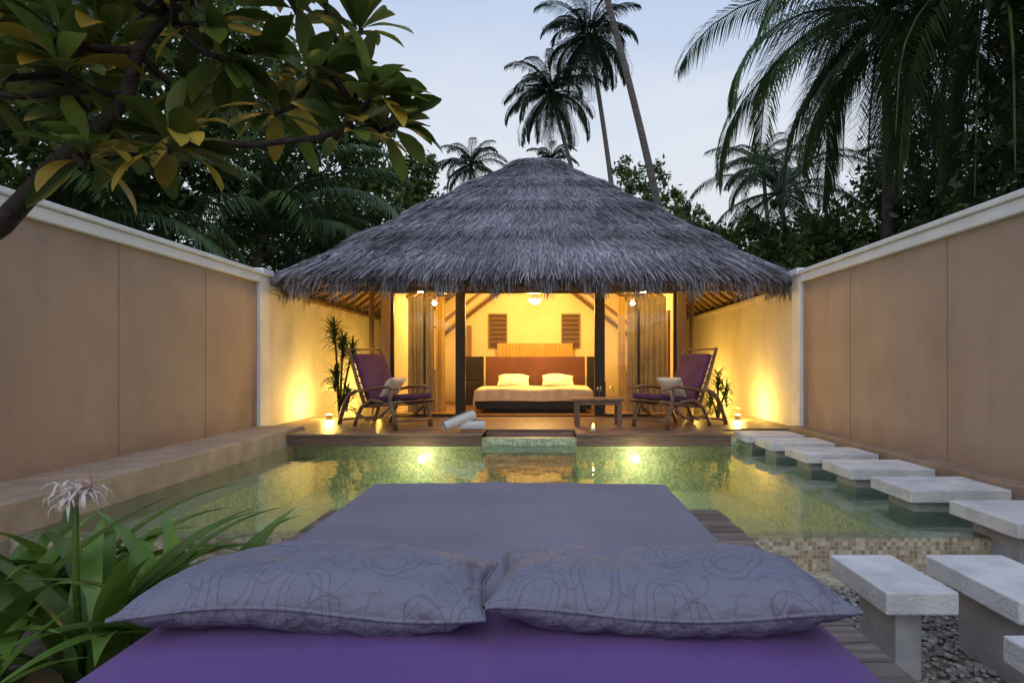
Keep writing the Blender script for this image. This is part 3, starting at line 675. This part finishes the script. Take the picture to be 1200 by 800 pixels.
# ---------------------------------------------------------------- frangipani
e=empty('frangipani_tree'); mb=MB()
trunk=[(-3.45,2.3,0),(-3.3,2.5,1.0),(-2.95,2.8,1.85),(-2.74,3.0,2.14),(-2.52,3.02,2.40),(-2.36,2.97,2.50),(-2.25,3.0,2.62),(-2.12,3.03,2.8),(-2.04,2.98,3.0),(-1.9,3.0,3.2)]
mb.tube(trunk,[.10,.085,.064,.052,.048,.043,.041,.035,.031,.024],10)
tips=[(-.98,3.05,2.66),(-.86,3.0,2.80),(-1.0,3.2,2.95),(-1.25,2.9,3.22),(-1.35,3.3,3.0),(-1.7,3.0,3.15),(-2.0,2.8,3.25),(-2.5,3.0,3.15),(-2.75,3.2,2.95),(-2.3,2.8,2.85),(-1.9,3.25,2.92),(-1.78,2.85,2.5),(-2.15,2.8,2.42),(-1.5,3.3,2.82),(-2.6,2.75,2.7),(-1.05,3.4,3.35),(-2.3,3.4,3.3),(-1.6,2.7,3.3),(-3.0,3.4,3.25),(-3.0,2.9,2.85),(-2.9,2.5,3.3),(-1.9,3.1,2.62),(-1.45,3.0,3.4),(-2.1,3.3,3.5),(-2.7,3.0,3.45),(-1.2,3.2,3.55),(-2.4,2.6,3.6),(-3.3,3.1,3.0),(-3.4,2.5,3.5),(-1.75,3.3,3.7),(-2.2,3.3,2.6),(-2.55,3.3,2.8),
 (-.78,3.1,2.68),(-1.15,3.0,2.85),(-1.6,3.05,2.98),(-2.2,3.0,3.1),(-2.75,2.9,3.2),(-1.85,2.9,3.4),(-2.45,3.1,2.98)]
nodes=[Vector(p) for p in trunk[3:]]
lf=MB()
def fleaf(mb,p,d,L,w,m,droop):
    p=Vector(p); d=d.normalized(); side=d.cross(Vector((0,0,1)))
    if side.length<.1: side=Vector((1,0,0))
    side.normalize(); side=(side+Vector((0,0,random.uniform(-.5,.5)))).normalized(); vs=[]; n=10; r=random.random()
    prof_=[.05,.08,.30,.55,.76,.91,1,1,.86,.56,.05]
    for i in range(n+1):
        nr=side.cross(d); ww=w*prof_[i]*(1+.05*math.sin(i*2+r*6))
        vs+=[p-side*ww+nr*ww*.25,p,p+side*ww+nr*ww*.25]
        p=p+d*L/n; d=(d+Vector((0,0,-droop/n))).normalized()
    mb.add(vs,[q for i in range(n) for q in((i*3,i*3+1,i*3+4,i*3+3),(i*3+1,i*3+2,i*3+5,i*3+4))],m,r)
br=[Vector((-2.36,2.97,2.50)),Vector((-1.9,3.0,2.55)),Vector((-1.5,3.05,2.56)),Vector((-1.15,3.05,2.6)),Vector((-.98,3.05,2.66))]
mb.tube(br,[.026,.02,.017,.015,.013],8); nodes+=br[1:4]
for k,tp in enumerate(tips):
    t=Vector(tp); nd=min(nodes,key=lambda q:(q-t).length+ (3 if q.z>t.z+.15 else 0)); mid=nd.lerp(t,.55)+Vector((random.uniform(-.06,.06),random.uniform(-.06,.06),-.05))
    if k>0: mb.tube([nd,mid,t],[.020,.015,.012],6)
    nodes.append(mid)
    dirn=(t-mid).normalized()
    for i in range(random.randint(13,19)):
        az=i*2.4+random.uniform(-.3,.3); el=random.uniform(-.5,1.0)
        d=Vector((math.cos(az)*math.cos(el),math.sin(az)*math.cos(el),math.sin(el)))+dirn*.5
        yel=random.random()<.04 or (tp[2]<2.55 and random.random()<.35)
        fleaf(lf,t-dirn*random.uniform(0,.08),d,random.uniform(.24,.38),random.uniform(.045,.062),1 if yel else 0,random.uniform(.2,1.1) if not yel else 1.6)
mb.build('trunk_and_branches',[M['barkdk']],e,smooth=True); lf.build('leaves',[M['frang'],M['frangy']],e,smooth=True)
# ---------------------------------------------------------------- lights
def pl(name,loc,p,col,r=.08,typ='POINT'):
    l=bpy.data.lights.new(name,typ); l.energy=p; l.color=col; l.shadow_soft_size=r
    o=bpy.data.objects.new(name,l); S.collection.objects.link(o); o.location=loc; return o
W=(1,.60,.17)
pl('ceiling_lamp_light',(-.25,13.3,2.62),190,W,.12)
pl('bedroom_light',(-.25,11.9,2.6),80,W,.12)
pl('bedroom_light',(-2.2,12.6,2.6),60,W,.1); pl('bedroom_light',(1.8,12.6,2.6),60,W,.1)
for (x,y),p in zip(UP,(70,75,70,75)): pl('uplight_light',(x,y,.64),p,(1,.62,.12),.05)
for x in(-2.2,1.7): pl('porch_light_light',(x,10.45,2.62),40,W,.05)
for x in(-1.8,1.3): pl('pool_light_light',(x,8.30,.04),17,(1,.86,.48),.05)
pl('candle_light',(.68,8.62,.62),1.0,(1,.5,.15),.01)
sun=bpy.data.lights.new('sun','SUN'); sun.energy=.75; sun.angle=math.radians(60); sun.color=(1,.94,.94)
so=bpy.data.objects.new('sun',sun); S.collection.objects.link(so); so.rotation_euler=(math.radians(48),0,math.radians(-8))
# ---------------------------------------------------------------- world
w=bpy.data.worlds.new('World'); S.world=w; w.use_nodes=True; nt=w.node_tree; L=nt.links.new
bg=nt.nodes['Background']
sky=N(nt,'ShaderNodeTexSky',sky_type='NISHITA'); sky.sun_disc=False; sky.sun_elevation=math.radians(6); sky.sun_rotation=math.radians(180); sky.ozone_density=3
sc=N(nt,'ShaderNodeVectorMath',operation='SCALE'); sc.inputs['Scale'].default_value=.12; L(sky.outputs[0],sc.inputs[0])
tc=N(nt,'ShaderNodeTexCoord'); sp=N(nt,'ShaderNodeSeparateXYZ'); L(tc.outputs['Generated'],sp.inputs[0])
cr=N(nt,'ShaderNodeValToRGB'); el=cr.color_ramp.elements
el[0].position=0; el[0].color=(.82,.81,.83,1); el[1].position=1; el[1].color=(.36,.50,.80,1)
q=el.new(.28); q.color=(.76,.80,.87,1); q=el.new(.55); q.color=(.48,.61,.85,1)
no=N(nt,'ShaderNodeTexNoise'); no.inputs['Scale'].default_value=2.2; no.inputs['Detail'].default_value=5
mp=N(nt,'ShaderNodeMapping'); mp.inputs['Scale'].default_value=(1,1,3); L(tc.outputs['Generated'],mp.inputs[0]); L(mp.outputs[0],no.inputs[0])
ad=N(nt,'ShaderNodeMath',operation='MULTIPLY_ADD'); ad.inputs[1].default_value=-.5; L(no.outputs['Fac'],ad.inputs[0])
a2=N(nt,'ShaderNodeMath',operation='ADD'); a2.inputs[1].default_value=.20; L(sp.outputs['Z'],a2.inputs[0]); L(a2.outputs[0],ad.inputs[2]); L(ad.outputs[0],cr.inputs[0])
mx=N(nt,'ShaderNodeMixRGB'); mx.inputs[0].default_value=.87; L(sc.outputs[0],mx.inputs[1]); L(cr.outputs[0],mx.inputs[2])
L(mx.outputs[0],bg.inputs[0]); bg.inputs[1].default_value=1.1
# ---------------------------------------------------------------- camera
cam=bpy.data.cameras.new('camera'); co=bpy.data.objects.new('camera',cam); S.collection.objects.link(co)
co.location=(0,0,1.45); co.rotation_euler=(math.radians(90),0,0); cam.lens=21; cam.sensor_width=36; cam.shift_x=-.0333; cam.shift_y=.0208
cam.clip_start=.05; cam.clip_end=2000
S.camera=co
S.view_settings.view_transform='Standard'; S.view_settings.look='None'; S.view_settings.exposure=0
